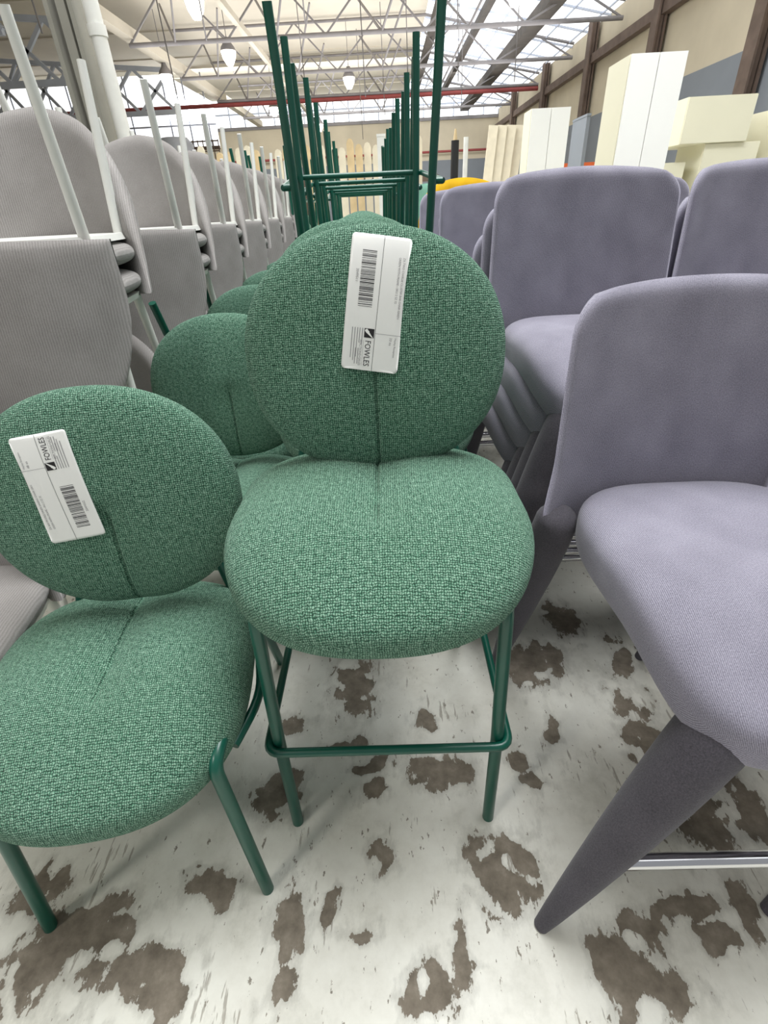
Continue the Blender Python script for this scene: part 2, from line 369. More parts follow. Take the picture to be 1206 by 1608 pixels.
# ------------------------------------------------------------------ paper labels
def text_geo(body, size, space=1.0):
    cu = bpy.data.curves.new('t', 'FONT'); cu.body = body; cu.size = size; cu.space_character = space; cu.resolution_u = 2
    o = bpy.data.objects.new('t', cu); COL.objects.link(o); bpy.context.view_layer.update()
    me = bpy.data.meshes.new_from_object(o.evaluated_get(bpy.context.evaluated_depsgraph_get()))
    vs = [tuple(v.co) for v in me.vertices]; fs = [tuple(p.vertices) for p in me.polygons]
    bpy.data.objects.remove(o); bpy.data.meshes.remove(me)
    return vs, fs
def auction_label(parent, F, centre, ang, L, Hh, desc, code, note):
    """label frame: u 0..L along the reading direction, v 0..Hh upwards"""
    b = MB(); ca, sa = math.cos(ang), math.sin(ang)
    def P(u, v, lift):
        du, dv = u-L/2, v-Hh/2
        x = centre[0] + du*ca - dv*sa; y = centre[1] + du*sa + dv*ca
        return F(x, y, back_height(x, y) + 0.0012 + lift)
    # paper: rounded rectangle grid, with edge thickness
    NU, NV = 44, 22; rc = 0.006; vs = []
    for top in (0.0008, 0.0):
        for j in range(NV+1):
            for i in range(NU+1):
                u, v = L*i/NU, Hh*j/NV
                du = max(0, rc-u, u-(L-rc)); dv = max(0, rc-v, v-(Hh-rc))
                d = math.hypot(du, dv)
                if d > rc:
                    k = rc/d
                    u = (rc-du*k if u < L/2 else L-rc+du*k); v = (rc-dv*k if v < Hh/2 else Hh-rc+dv*k)
                vs.append(P(u, v, top))
    n1 = (NU+1)*(NV+1); fs = []
    for j in range(NV):
        for i in range(NU):
            a = j*(NU+1)+i; fs.append((a, a+1, a+NU+2, a+NU+1)); fs.append(tuple(n1+q for q in (a, a+NU+1, a+NU+2, a+1)))
    edge = [i for i in range(NU+1)] + [j*(NU+1)+NU for j in range(1, NV+1)] + [NV*(NU+1)+i for i in range(NU-1, -1, -1)] + [j*(NU+1) for j in range(NV-1, 0, -1)]
    for k in range(len(edge)):
        a, c = edge[k], edge[(k+1) % len(edge)]; fs.append((a, n1+a, n1+c, c))
    b.add(vs, fs, M['paper'])
    def rect(u0, v0, u1, v1, mm):
        n = max(1, int(max(abs(u1-u0), abs(v1-v0))/0.008)); vs = []
        along_u = abs(u1-u0) > abs(v1-v0)
        for i in range(n+1):
            t = i/n
            if along_u: vs += [P(u0+(u1-u0)*t, v0, 0.0013), P(u0+(u1-u0)*t, v1, 0.0013)]
            else: vs += [P(u0, v0+(v1-v0)*t, 0.0013), P(u1, v0+(v1-v0)*t, 0.0013)]
        b.add(vs, [(2*i, 2*i+2, 2*i+3, 2*i+1) for i in range(n)], mm)
    def poly(pts, mm, lift=0.0016): b.add([P(u, v, lift) for u, v in pts], [tuple(range(len(pts)))], mm)
    def text(body, u, v, size, mm, space=1.0, width=None):
        tv, tf = text_geo(body, size, space)
        if width and tv:
            w = max(q[0] for q in tv); k = width/w; tv = [(q[0]*k, q[1], 0) for q in tv]
        b.add([P(u+q[0], v+q[1], 0.0014) for q in tv], tf, mm)
    lh = Hh*0.54                                   # the long divider
    rect(0, lh-0.0003, L, lh+0.0003, M['ink'])
    rect(L*0.705, lh, L*0.708, Hh*0.985, M['faint'])
    # barcode in the lower half, on the left
    rnd = random.Random(5); u = L*0.115
    while u < L*0.52:
        w = rnd.choice((0.0007, 0.0007, 0.0012, 0.0018)); rect(u, Hh*0.20, u+w, Hh*0.44, M['ink']); u += w + rnd.choice((0.0008, 0.0012, 0.0016, 0.0024))
    text(code, L*0.25, Hh*0.125, Hh*0.06, M['faint'])
    # logo square with the white tick
    s0, s1, q0, q1 = L*0.675, L*0.745, Hh*0.355, Hh*0.525
    rect(s0, q0, s1, q1, M['ink'])
    pu = lambda t: s0+(s1-s0)*t; pv = lambda t: q0+(q1-q0)*t
    poly([(pu(.04), pv(.30)), (pu(.10), pv(.10)), (pu(.26), pv(.04)), (pu(.46), pv(.20)), (pu(.98), pv(.84)), (pu(.96), pv(.92)), (pu(.42), pv(.52)), (pu(.30), pv(.50)), (pu(.22), pv(.40))], M['paper'])
    text('FOWLES', L*0.765, Hh*0.385, Hh*0.145, M['ink'], width=L*0.20)
    rect(L*0.765, Hh*0.352, L*0.965, Hh*0.356, M['faint'])
    text('AUCTIONS+SALES', L*0.765, Hh*0.29, Hh*0.062, M['faint'], width=L*0.20)
    for k, (w0, w1) in enumerate(((0.675, 0.80), (0.675, 0.79), (0.675, 0.90), (0.675, 0.93), (0.675, 0.91))):
        v = Hh*(0.315-0.045*k) if k < 2 else Hh*(0.32-0.045*k)
        rect(L*w0, v, L*w1, v+Hh*0.012, M['faint'])
        if k < 2: rect(L*0.83, v-Hh*0.05, L*0.955, v-Hh*0.038, M['faint'])
    # description lines at the top
    text(desc[0], L*0.14, Hh*0.885, Hh*0.052, M['faint'], width=L*0.44)
    text(desc[1], L*0.14, Hh*0.815, Hh*0.052, M['faint'], width=L*0.33)
    text(note[0], L*0.725, Hh*0.885, Hh*0.050, M['faint'], width=L*0.15); text(note[1], L*0.725, Hh*0.80, Hh*0.060, M['faint'])
    o = b.build('auction_label', parent); o['label'] = 'white printed auction label with barcode stuck on the backrest'
    return o

# ------------------------------------------------------------------ FLOOR
WEAR = [(-0.769,0.463,0.062,0.048),(-0.651,0.406,0.118,0.049),(-0.702,0.330,0.110,0.067),(-0.513,0.327,0.073,0.067),(-0.441,0.312,0.059,0.056),(-0.313,0.634,0.069,0.055),(-0.283,0.688,0.048,0.032),(-0.129,0.970,0.072,0.109),(-0.300,0.848,0.050,0.024),(0.073,0.855,0.025,0.052),(-0.070,0.723,0.057,0.023),(0.091,0.710,0.087,0.042),(-0.154,0.777,0.067,0.015),(0.204,0.490,0.080,0.075),(0.402,0.796,0.020,0.078),(0.302,0.729,0.040,0.043),(0.554,1.202,0.046,0.092),(0.389,1.008,0.085,0.088),(0.466,1.080,0.044,0.053),(0.625,0.808,0.058,0.142),(0.689,1.021,0.047,0.101),(0.675,0.568,0.084,0.070),(0.788,0.579,0.042,0.086),(0.659,0.414,0.030,0.054),(0.548,0.406,0.074,0.026),(0.437,0.378,0.048,0.040),(0.386,0.314,0.057,0.064),(0.464,0.287,0.066,0.034),(-0.242,0.394,0.035,0.064),(-0.231,0.292,0.034,0.035),(0.038,0.293,0.046,0.053),(-0.396,0.467,0.061,0.035),(-0.441,0.503,0.028,0.015),(-0.157,0.429,0.023,0.033),(0.582,0.356,0.046,0.019),(-0.067,0.508,0.027,0.037),(-0.103,0.377,0.037,0.020),(0.317,0.663,0.046,0.022),(0.102,0.345,0.024,0.058),(-0.053,0.658,0.038,0.023)]
def make_floor():
    xs = [-22, -10, -5, -2.5] + [-1.4+0.008*i for i in range(int(2.9/0.008)+1)] + [2.5, 5, 9.2]
    ys = [-6, -3, -1] + [0.0+0.008*i for i in range(int(1.6/0.008)+1)] + [2.2, 3, 6, 12, 25, 43]
    b = MB(); nx = len(xs)
    vs = [(x, y, 0) for y in ys for x in xs]
    fs = [(j*nx+i, j*nx+i+1, (j+1)*nx+i+1, (j+1)*nx+i) for j in range(len(ys)-1) for i in range(nx-1)]
    b.add(vs, fs, M['floor']); o = b.build('floor')
    at = o.data.attributes.new('wear', 'FLOAT', 'POINT'); vals = []
    for x, y, _ in vs:
        w = 0.0
        if -1.5 < x < 1.6 and -0.1 < y < 1.7:
            w1 = noise.noise_vector(Vector((x*14, y*14, 0.3)))*0.030 + noise.noise_vector(Vector((x*42, y*42, 7.1)))*0.014
            hole = max(0.0, noise.noise(Vector((x*26, y*26, 3.3)))-0.18)*1.5
            for cx, cy, a, c in WEAR:
                d = ((x+w1.x-cx)/a)**2 + ((y+w1.y-cy)/c)**2
                if d < 8: w = max(w, 1.04-0.62*math.sqrt(d)-hole)
        else: w = 0.25
        vals.append(w)
    at.data.foreach_set('value', vals)
    struct(o)
make_floor()

# ------------------------------------------------------------------ BUILDING SHELL
XR, YF, ZC = 8.0, 42.0, 7.6
def build_shell():
    b = MB(); b.box((-9.5, 20.0, ZC+0.05), (25, 45, 0.1), M['beige'])
    # standing seams of the sheeting
    for k in range(11): b.box((-9.5, -1+4*k, ZC-0.02), (25, 0.06, 0.05), M['beige'])
    b.v = [(2.0 if x > 2 else x, y, z) for x, y, z in b.v]
    struct(b.build('ceiling'))
    # right wall: grey below, cream above
    b = MB(); b.box((XR+0.1, 20, 1.88), (0.2, 45, 3.76), M['wallgrey']); b.box((XR+0.12, 20, 5.15), (0.2, 45, 2.8), M['walltan'])
    struct(b.build('wall_right'))
    b = MB(); b.box((-6, YF+0.1, 1.9), (30, 0.2, 3.8), M['wallgrey']); b.box((-6, YF+0.12, 4.95), (30, 0.2, 2.3), M['walltan'])
    struct(b.build('wall_far'))
    b = MB(); b.box((-22.1, 20, 3.8), (0.2, 45, 7.6), M['walltan']); struct(b.build('wall_left'))
    # glazing: sloping strip on the right, clerestory at the far end
    b = MB()
    b.add([(2.0, -2, ZC), (XR, -2, 6.45), (XR, YF, 6.45), (2.0, YF, ZC)], [(0, 1, 2, 3)], M['glazing'])
    n = 0
    o = b.build('window_1'); struct(o)
    f = MB()
    for k in range(23):
        y = -1+2.0*k; f.beam((2.0, y, ZC-0.05), (XR, y, 6.40), 0.05, 0.06, M['bluesteel'])
    for k in range(1, 7):
        x = 2.0+k*0.95; z = ZC-(x-2)/6*1.15-0.06; f.beam((x, -2, z), (x, YF, z), 0.035, 0.05, M['bluesteel'])
    f.build('window_frame', o)
    b = MB(); b.add([(-21, YF, 6.1), (XR, YF, 6.1), (XR, YF, 7.6), (-21, YF, 7.6)], [(0, 1, 2, 3)], M['glazing'])
    o = b.build('window_2'); struct(o)
    f = MB()
    for k in range(30): f.beam((-21+k, YF-0.05, 6.1), (-21+k, YF-0.05, 7.6), 0.07, 0.05, M['bluesteel'])
    f.beam((-21, YF-0.06, 6.85), (XR, YF-0.06, 6.85), 0.05, 0.09, M['bluesteel']); f.beam((-21, YF-0.06, 6.08), (XR, YF-0.06, 6.08), 0.1, 0.18, M['steel'])
    f.build('window_frame', o)
    # left bay glazing: a lower clerestory under the valley
    b = MB(); b.add([(-20, 33, 4.3), (-8.6, 33, 4.3), (-8.6, 33, 6.2), (-10.8, 33, 7.4), (-20, 33, 7.4)], [(0, 1, 2, 3, 4)], M['glazing'])
    o = b.build('window_3'); struct(o)
    f = MB()
    for k in range(12): f.beam((-20+k, 32.95, 4.3), (-20+k, 32.95, 7.4), 0.06, 0.05, M['bluesteel'])
    f.beam((-20, 32.9, 5.3), (-8.6, 32.9, 5.3), 0.05, 0.07, M['bluesteel']); f.beam((-20, 32.9, 4.3), (-8.6, 32.9, 4.3), 0.1, 0.16, M['brownsteel'])
    f.build('window_frame', o)
build_shell()
# valley beam and long roof beams running away from the viewer
def long_beam(name, x, z, w, h, mat, label, y0=-2.0, y1=None):
    b = MB(); b.beam((x, y0, z), (x, y1 or YF-0.1, z), w, h, mat); o = b.build(name); struct(o); return o
long_beam('trim_1', -8.0, 6.3, 0.35, 0.30, M['beige'], '')
long_beam('trim_2', -4.4, 6.4, 0.16, 0.18, M['beige'], '')
long_beam('trim_3', 5.7, 6.55, 0.55, 0.30, M['dark'], '')
long_beam('trim_4', 2.35, 7.3, 0.30, 0.30, M['dark'], '')
long_beam('trim_5', 3.95, 7.0, 0.22, 0.22, M['dark'], '')
long_beam('trim_6', XR-0.12, 5.45, 0.22, 0.26, M['brownsteel'], '')

# roof trusses across the hall, one thing each
TY = [7.5, 12, 16.8, 21.6, 26.5, 31.6, 37]
for i, y in enumerate(TY):
    where = ['nearest overhead', 'second', 'third', 'fourth', 'fifth', 'sixth', 'farthest'][i]
    root = thing('roof_truss', f'grey steel roof truss with zigzag struts, {where} across the middle bay', 'roof truss', (0, y, 6.0), group='steel trusses across the middle bay')
    b = MB(); b.tube([(-8.0, 0, 0), (7.9, 0, 0)], 0.065, M['steel'], 8); b.build('bottom_chord', root)
    b = MB(); b.tube([(-8.0, 0, 1.45), (2.0, 0, 1.5), (7.9, 0, 0.42)], 0.05, M['steel'], 8); b.build('top_chord', root)
    b = MB()
    for k in range(5):
        x0 = -8.0+k*3.2; x1 = x0+1.6; zt = 1.48 if x1 < 2 else 1.5-(x1-2)/5.9*1.05; x2 = min(x1+1.6, 7.9)
        b.beam((x0, 0, 0), (x1, 0, zt), 0.05, 0.05, M['steel']); b.beam((x1, 0, zt), (x2, 0, 0), 0.05, 0.05, M['steel'])
    b.build('strut', root)['kind'] = 'stuff'
    # rising braces in the line of the hall
    b = MB()
    for x in (-6.5, -3.2, 0.2, 3.0):
        b.beam((x, 0, 0), (x+0.9, -2.2, 1.45), 0.05, 0.06, M['steel']); b.beam((x, 0, 0), (x-0.9, 2.0, 1.45), 0.05, 0.06, M['steel'])
    b.build('brace', root)['kind'] = 'stuff'
# pale lattice trusses in the left bay
for i, y in enumerate((10.5, 15, 20, 26)):
    root = thing('lattice_truss', f'pale blue-grey lattice truss in the left bay, {["nearest", "second", "third", "farthest"][i]} behind the valley beam', 'roof truss', (-8.3, y, 4.9), group='lattice trusses in the left bay')
    b = MB(); b.beam((-12, 0, 0), (0, 0, 0), 0.12, 0.16, M['bluesteel']); b.build('bottom_chord', root)
    b = MB(); b.beam((-12, 0, 2.3), (0, 0, 1.3), 0.12, 0.14, M['bluesteel']); b.build('top_chord', root)
    b = MB()
    for k in range(8):
        x = -1.5*k; zt = lambda q: 1.3 - q/12
        b.beam((x, 0, 0), (x-1.5, 0, zt(x-1.5)), 0.10, 0.10, M['bluesteel']); b.beam((x-1.5, 0, 0), (x, 0, zt(x)), 0.10, 0.10, M['bluesteel'])
    b.build('lattice_strut', root)['kind'] = 'stuff'
# red sprinkler pipe
b = MB(); b.tube([(-18, 31.6, 5.85), (7.9, 31.6, 5.85)], 0.09, M['red'], 10)
tag(b.build('sprinkler_pipe'), 'long dull red pipe running across under the far roof', 'pipe')
b = MB(); b.tube([(-18, 41.5, 4.25), (7.9, 41.5, 4.25)], 0.07, M['red'], 8)
tag(b.build('wall_pipe'), 'thin brown-red pipe along the far wall above the grey paint', 'pipe')
# hanging rods
RODS = [(-3.6, 14.0), (-1.6, 15), (-0.4, 18), (0.9, 20), (1.9, 16), (-2.4, 21), (0.2, 25), (2.7, 22), (-0.8, 28), (4.2, 20), (3.5, 27), (-5.4, 17), (-6.5, 13.0)]
for i, (x, y) in enumerate(RODS):
    b = MB(); b.tube([(x, y, 7.55), (x+0.05, y, 4.3 + 0.5*math.sin(i*2.1))], 0.016, M['steel'], 6)
    tag(b.build('hanging_rod'), 'thin grey drop rod hanging from the middle bay ceiling', 'rod', 'thin drop rods under the roof')
# wall columns on the right
for i, y in enumerate((13.6, 18.6, 24.0, 30.0, 36.5)):
    root = thing('wall_column', f'brown steel column against the right wall, {["nearest", "second", "third", "fourth", "farthest"][i]} along it', 'column', (XR-0.2, y, 0), group='steel columns on the right wall')
    b = MB(); b.box((0, 0, 3.25), (0.10, 0.30, 6.5), M['brownsteel']); b.build('web', root)
    b = MB(); b.box((-0.10, 0, 3.25), (0.05, 0.42, 6.5), M['brownsteel']); b.build('front_flange', root)
    b = MB(); b.box((0.10, 0, 3.25), (0.05, 0.42, 6.5), M['brownsteel']); b.build('rear_flange', root)
# pilaster column at the left with the white down pipe
root = thing('steel_column', 'grey steel column rising behind the corduroy chairs at left', 'column', (-3.42, 7.6, 0))
b = MB(); b.box((0, 0, 3.2), (0.10, 0.26, 6.4), M['columngrey']); b.build('web', root)
b = MB(); b.box((-0.14, 0, 3.2), (0.05, 0.34, 6.4), M['columngrey']); b.build('left_flange', root)
b = MB(); b.box((0.12, 0, 3.2), (0.05, 0.34, 6.4), M['columngrey']); b.build('right_flange', root)
b = MB(); b.tube([(-3.10, 7.5, 0), (-3.10, 7.5, 6.5)], 0.085, M['white_metal'], 14); b.tube([(-3.10, 7.5, 2.95), (-3.10, 7.5, 3.05)], 0.1, M['white_metal'], 14)
tag(b.build('down_pipe'), 'white down pipe beside the grey steel column at left', 'pipe')

# high bay lamps
LAMPS = [(-4.9, 21.9, 5.8), (-7.8, 18.2, 5.8), (-8.0, 24.6, 5.8), (-1.17, 26.7, 5.8), (-5.4, 32.6, 5.8), (-4.8, 36.0, 5.6), (-4.5, 17.2, 5.8), (-3.6, 37.5, 5.6), (3.6, 17.6, 5.8)]
LN = ['hanging left of the tall green stool legs', 'beside the white down pipe', 'in front of the left bay glazing', 'between the green stool legs, above the red pipe', 'just left of the foremost green leg', 'lower one seen between two green legs', 'highest, at the top edge over the left trusses', 'small one right of the lower green leg', 'in front of the right glazing']
for (x, y, z), ln in zip(LAMPS, LN):
    root = thing('high_bay_lamp', 'glowing high bay lamp ' + ln, 'ceiling lamp', (x, y, z), group='high bay lamps under the roof')
    b = MB(); b.tube([(0, 0, 0.0), (0, 0, 0.10), (0, 0, 0.22), (0, 0, 0.34)], [0.26, 0.22, 0.12, 0.07], M['steel'], 18); b.build('lamp_housing', root)
    b = MB(); b.tube([(0, 0, -0.10), (0, 0, -0.05), (0, 0, 0.0)], [0.10, 0.20, 0.24], M['lampglow'], 18); b.v = [(x, y, z*3.4-0.02) for x, y, z in b.v]; b.build('lens', root)
    b = MB(); b.tube([(0, 0, 0.34), (0, 0, ZC-z)], 0.012, M['steel'], 6); b.build('drop_rod', root)

# ------------------------------------------------------------------ GREEN FURNITURE
main, FM = green_chair('stool', 'green woven bar stool with round backrest standing alone in front, auction label on it', 'bar stool', (-0.029, 0.842, 0), (0, 0, 0), 0.775, math.radians(9))
auction_label(main, FM, (0.006, 0.092), math.radians(-99), 0.222, 0.103,
              ('ZX TWO CHARLIE CLUSTER BAR CHAIR GREEN', 'GREEN WITH FRAME - SKU 2 SZ 32'), '2049511', ('Hayley Reception', '33 ea'))
low, FL = green_chair('chair', 'low green woven dining chair with round backrest at lower left, label tilted on it', 'dining chair', (-0.545, 0.728, 0), (0, 0, math.radians(7.4)), 0.492, math.radians(10), sx_=0.95, so=-0.022, bz=0.054)
auction_label(low, FL, (-0.068, 0.050), math.radians(96), 0.205, 0.103,
              ('ZX 800 PROFILE DINER DINING CHAIR GRN', 'GREEN WITH FRAME - SKU 2 SZ 32'), '2049562', ('Hayley Reception', '48 ea'))
tall, _ = green_chair('stool', 'upside-down green bar stool, foremost of the row with feet in the air', 'bar stool', (-0.07, 1.93, 1.665), (PI+math.radians(5.5), 0, math.radians(4)), 0.868, math.radians(9), ring=0.385)
tall['group'] = 'upside-down green stools on the centre row'
kids_index()
bpy.context.view_layer.update()
ORD = ['first', 'second', 'third', 'fourth', 'fifth', 'sixth', 'seventh', 'eighth', 'ninth', 'tenth']
# centre row
GU = 'green bar stools in the centre row'; GI = 'upside-down green stools on the centre row'
main['group'] = GU
for i in range(1, 9):
    y = 0.842+0.59*i - 0.01; x = -0.040-0.035*(y-0.842)
    if i == 1: x = -0.060
    dup(main, (x, y, 0), (0, 0, math.radians(13 if i == 1 else 1.5*math.sin(i*2.3))), f'green bar stool, {ORD[i-1]} behind the labelled front stool' + (', rounded back top showing' if i == 1 else ', with another upside down on it'), GU)
    if i >= 2:
        k = i-2; tl = math.radians(5.5)
        # turned over about its left-right axis: the front goes to the far side, the feet point up
        P_ = ((x+0.015, y-0.05, 1.665), (PI+tl, 0, math.radians((4, 1, 2, -1, 2, 0, 1)[k])))
        if k == 0: tall.location, tall.rotation_euler = P_
        else: dup(tall, *P_, f'upside-down green bar stool, {ORD[k]} of the row with feet in the air', GI)
# low green row on the left, with inverted chairs from the third on
GL = 'low green dining chairs in the left row'; GLI = 'upside-down low green chairs in the left row'
low['group'] = GL
LOWS = [(-0.500, 1.44), (-0.545, 2.10), (-0.575, 2.72), (-0.60, 3.34), (-0.63, 3.96)]
for i, (x, y) in enumerate(LOWS):
    dup(low, (x, y, 0), (0, 0, math.radians((5, 3, 2, 2, 1)[i])), f'low green dining chair {ORD[i]} behind the labelled low chair at left', GL)
    if i >= 1:
        dup(low, (x-0.02, y-0.04, 0.985), (PI+math.radians(4), 0, math.radians(2)), f'upside-down low green chair with legs up, {ORD[i-1]} one along the left row', GLI)
# second column of green stools further back
for i in range(3):
    x, y = -0.98, 5.2+0.62*i
    dup(main, (x, y, 0), (0, 0, 0), f'far green bar stool beyond the low green chairs, {ORD[i]} of three', 'far green bar stools left of the centre row')
    dup(tall, (x, y-0.05, 1.665), (PI+math.radians(3), 0, 0), f'far upside-down green stool beyond the low green chairs, {ORD[i]} of three', 'far upside-down green stools left of the centre row')

# ------------------------------------------------------------------ GREY UPHOLSTERED STOOLS
def grid_solid(mb, front, back, nu, nv, m_, closed_u=False):
    """front(u,v), back(u,v): two skins stitched along the rim"""
    vs = []
    for fn in (front, back):
        for j in range(nv+1):
            for i in range(nu+1): vs.append(fn(i/nu, j/nv))
    n1 = (nu+1)*(nv+1); fs = []
    for j in range(nv):
        for i in range(nu):
            a = j*(nu+1)+i; fs.append((a, a+1, a+nu+2, a+nu+1)); fs.append(tuple(n1+q for q in (a, a+nu+1, a+nu+2, a+1)))
    edge = [i for i in range(nu+1)] + [j*(nu+1)+nu for j in range(1, nv+1)] + [nv*(nu+1)+i for i in range(nu-1, -1, -1)] + [j*(nu+1) for j in range(nv-1, 0, -1)]
    for k in range(len(edge)):
        a, c = edge[k], edge[(k+1) % len(edge)]; fs.append((a, n1+a, n1+c, c))
    L_ = 0.62; H_ = 0.45; uvp = [(i/nu*L_, j/nv*H_) for _ in (0, 1) for j in range(nv+1) for i in range(nu+1)]
    mb.add(vs, fs, m_, [[uvp[q] for q in f] for f in fs])
def slab(b, SP, NR, NTt, ex_, mat):
    """two domes meeting at a rim, with equal-length UVs running out from the middle"""
    for side in (1, -1):
        vs = [SP(0, 0, side)]; uv = [(0, 0)]; acc = [0.0]*NTt; prev = [vs[0]]*NTt
        for i in range(NR):
            r = math.sin(PI/2*(i+1)/NR)**ex_
            for k in range(NTt):
                p = SP(r, 2*PI*k/NTt, side); acc[k] += (p-prev[k]).length; prev[k] = p; vs.append(p)
                d = p-vs[0]; l = math.hypot(d.x, d.y) or 1; uv.append((d.x/l*acc[k], d.y/l*acc[k]))
        fs = [(0, 1+k, 1+(k+1) % NTt) for k in range(NTt)] + [(1+i*NTt+k, 1+(i+1)*NTt+k, 1+(i+1)*NTt+(k+1) % NTt, 1+i*NTt+(k+1) % NTt) for i in range(NR-1) for k in range(NTt)]
        if side < 0: fs = [f[::-1] for f in fs]
        b.add(vs, fs, mat, [[uv[q] for q in f] for f in fs])
def grey_stool(label, loc, rot, group, shell_mat):
    root = thing('grey_bar_stool', label, 'bar stool', loc, rot, group)
    # seat: rounded slab with a full, rolled front; superellipse outline
    b = MB(); NR, NTt = 20, 96
    def SP(r, t, side):
        c, s_ = math.cos(t), math.sin(t); n = 3.4
        ex = abs(c)**(2/n)*math.copysign(1, c); ey = abs(s_)**(2/n)*math.copysign(1, s_)
        x, y = 0.232*r*ex, 0.272*r*ey
        h = max(0.0, 1-r**4.5)**(1/3.2)
        x *= 1 - 0.12*smooth(0.15, -0.27, y)
        z = 0.655 + (0.062*h if side > 0 else -0.080*h)
        z -= 0.078*smooth(0.0, -0.27, y)**1.5
        if side > 0: z -= 0.010*math.exp(-((x/0.16)**2+((y-0.02)/0.16)**2))
        return Vector((x, y-0.065, z))
    slab(b, SP, NR, NTt, 0.8, M['grey'])
    b.build('seat', root)
    # back shell: wraps forward at the sides, rounded top corners, narrows down to the rear legs
    def core(u, v):
        z = 0.655 + 0.408*v
        hw = 0.262 - 0.012*v + 0.012*smooth(0.30, 0.0, v)
        s_ = 2*u-1
        # round the top corners
        rc = 0.070; top = 1.063
        x = hw*s_
        if z > top-rc:
            q = (z-(top-rc))/rc; lim = hw-rc+rc*math.sqrt(max(0, 1-q*q)); x = lim*s_
        else: lim = hw
        # bottom edge curves up in the middle (only the flanks reach down to the legs)
        z -= (1-v)**2*0.09*(1-abs(s_)**5)
        y = 0.222 + 0.035*v - 0.072*abs(x/0.262)**3.0
        z += 0.012*(1-s_*s_)*v
        return Vector((x, y, z)), s_
    def fr(u, v):
        p, s_ = core(u, v); e = min(1, min(u, 1-u)*14, v*14+0.35, (1-v)*14); e = math.sqrt(max(0, 1-(1-e)**2))
        return p + Vector((0, -0.021*e, 0))
    def bk(u, v):
        p, s_ = core(u, v); e = min(1, min(u, 1-u)*14, v*14+0.35, (1-v)*14); e = math.sqrt(max(0, 1-(1-e)**2))
        return p + Vector((0, 0.021*e, 0))
    b = MB(); grid_solid(b, fr, bk, 56, 44, shell_mat); b.build('backrest', root)
    for sx in (-1, 1):
        b = MB(); P0, P1 = Vector((sx*0.130, -0.272, 0.545)), Vector((sx*0.318, -0.312, 0.0))
        pts = [P0.lerp(P1, t/10) for t in range(11)]
        up_ = (P0-P1).normalized()
        b.tube([P0+up_*0.038, P0+up_*0.034, P0+up_*0.022] + pts, [0.008, 0.025, 0.041, 0.049, 0.048, 0.046, 0.0435, 0.0405, 0.037, 0.033, 0.029, 0.0245, 0.020, 0.0145], M['greyleg'], 20)
        b.build('front_leg', root)
        b = MB(); P0, P1 = Vector((sx*0.240, 0.150, 0.640)), Vector((sx*0.285, 0.325, 0.0))
        up_ = (P0-P1).normalized()
        b.tube([P0+up_*0.030, P0+up_*0.026, P0+up_*0.016] + [P0.lerp(P1, t/10) for t in range(11)], [0.006, 0.020, 0.034, 0.042, 0.044, 0.043, 0.041, 0.038, 0.035, 0.031, 0.027, 0.023, 0.019, 0.015], M['greyleg'], 18)
        b.build('rear_leg', root)
    b = MB(); b.tube([(-0.268, -0.30, 0.225), (0.268, -0.30, 0.225)], 0.013, M['chrome'], 14); b.build('footrest', root)
    return root
gs = grey_stool('large grey upholstered bar stool with tapered fabric legs filling the right foreground', (0.575, 0.700, 0), (0, 0, 0), 'grey bar stools', M['grey'])
kids_index()
dup(gs, (1.02, 0.715, 0), (0, 0, 0), 'grey bar stool right of the large one, only its leg tip in view', 'grey bar stools')
def grey_stack(x, y, n, where, rz=0.0, dx=0.0):
    for k in range(n):
        pos = ['bottom', 'second', 'third', 'topmost'][k] if n == 4 else ['bottom', 'middle', 'topmost'][k]
        d = dup(gs, (x+dx*k, y-0.052*k, 0.066*k), (0, 0, rz), f'grey bar stool, {pos} of the stack {where}', 'stacked grey bar stools')
grey_stack(0.505, 1.555, 4, 'directly behind the large grey stool', dx=0.018)
grey_stack(1.115, 1.600, 4, 'at the right edge of the photo', math.radians(2))
grey_stack(0.50, 2.46, 4, 'behind the nearest grey stack')
grey_stack(1.08, 2.50, 4, 'behind the stack at the right edge')
grey_stack(0.47, 3.32, 4, 'farthest back, beside the green stool legs')

# yellow and mint curved-back stools beyond
def curved_stool(name, label, mat, loc):
    root = thing(name, label, 'bar stool', loc)
    b = MB()
    b.tube([(0, 0, 0.80), (0, 0, 0.82), (0, 0, 0.88), (0, 0, 0.90)], [0.20, 0.235, 0.235, 0.19], mat, 28); b.build('seat', root)
    def sk(off):
        def g(u, v):
            a = PI*(0.02+0.96*u); r = 0.27+off*math.sin(PI*max(0.06, min(0.94, v)))
            return Vector((r*math.cos(a)*1.15, r*math.sin(a)*0.8, 0.90 + (0.22 + 0.24*math.sin(a)**0.7)*v))
        return g
    b = MB(); grid_solid(b, sk(-0.035), sk(0.035), 32, 10, mat); b.build('backrest', root)
    for sx in (-1, 1):
        for sy in (-1, 1):
            b = MB(); b.tube([(sx*0.14, sy*0.14, 0.81), (sx*0.2, sy*0.2, 0)], 0.013, M['black'], 10); b.build('leg', root)
    return root
curved_stool('yellow_bar_stool', 'yellow velvet bar stool with curved back, behind the grey stacks', M['yellow'], (0.60, 4.15, 0))
curved_stool('mint_bar_stool', 'pale mint bar stool with curved back, left of the yellow one', M['mint'], (0.42, 4.95, 0))

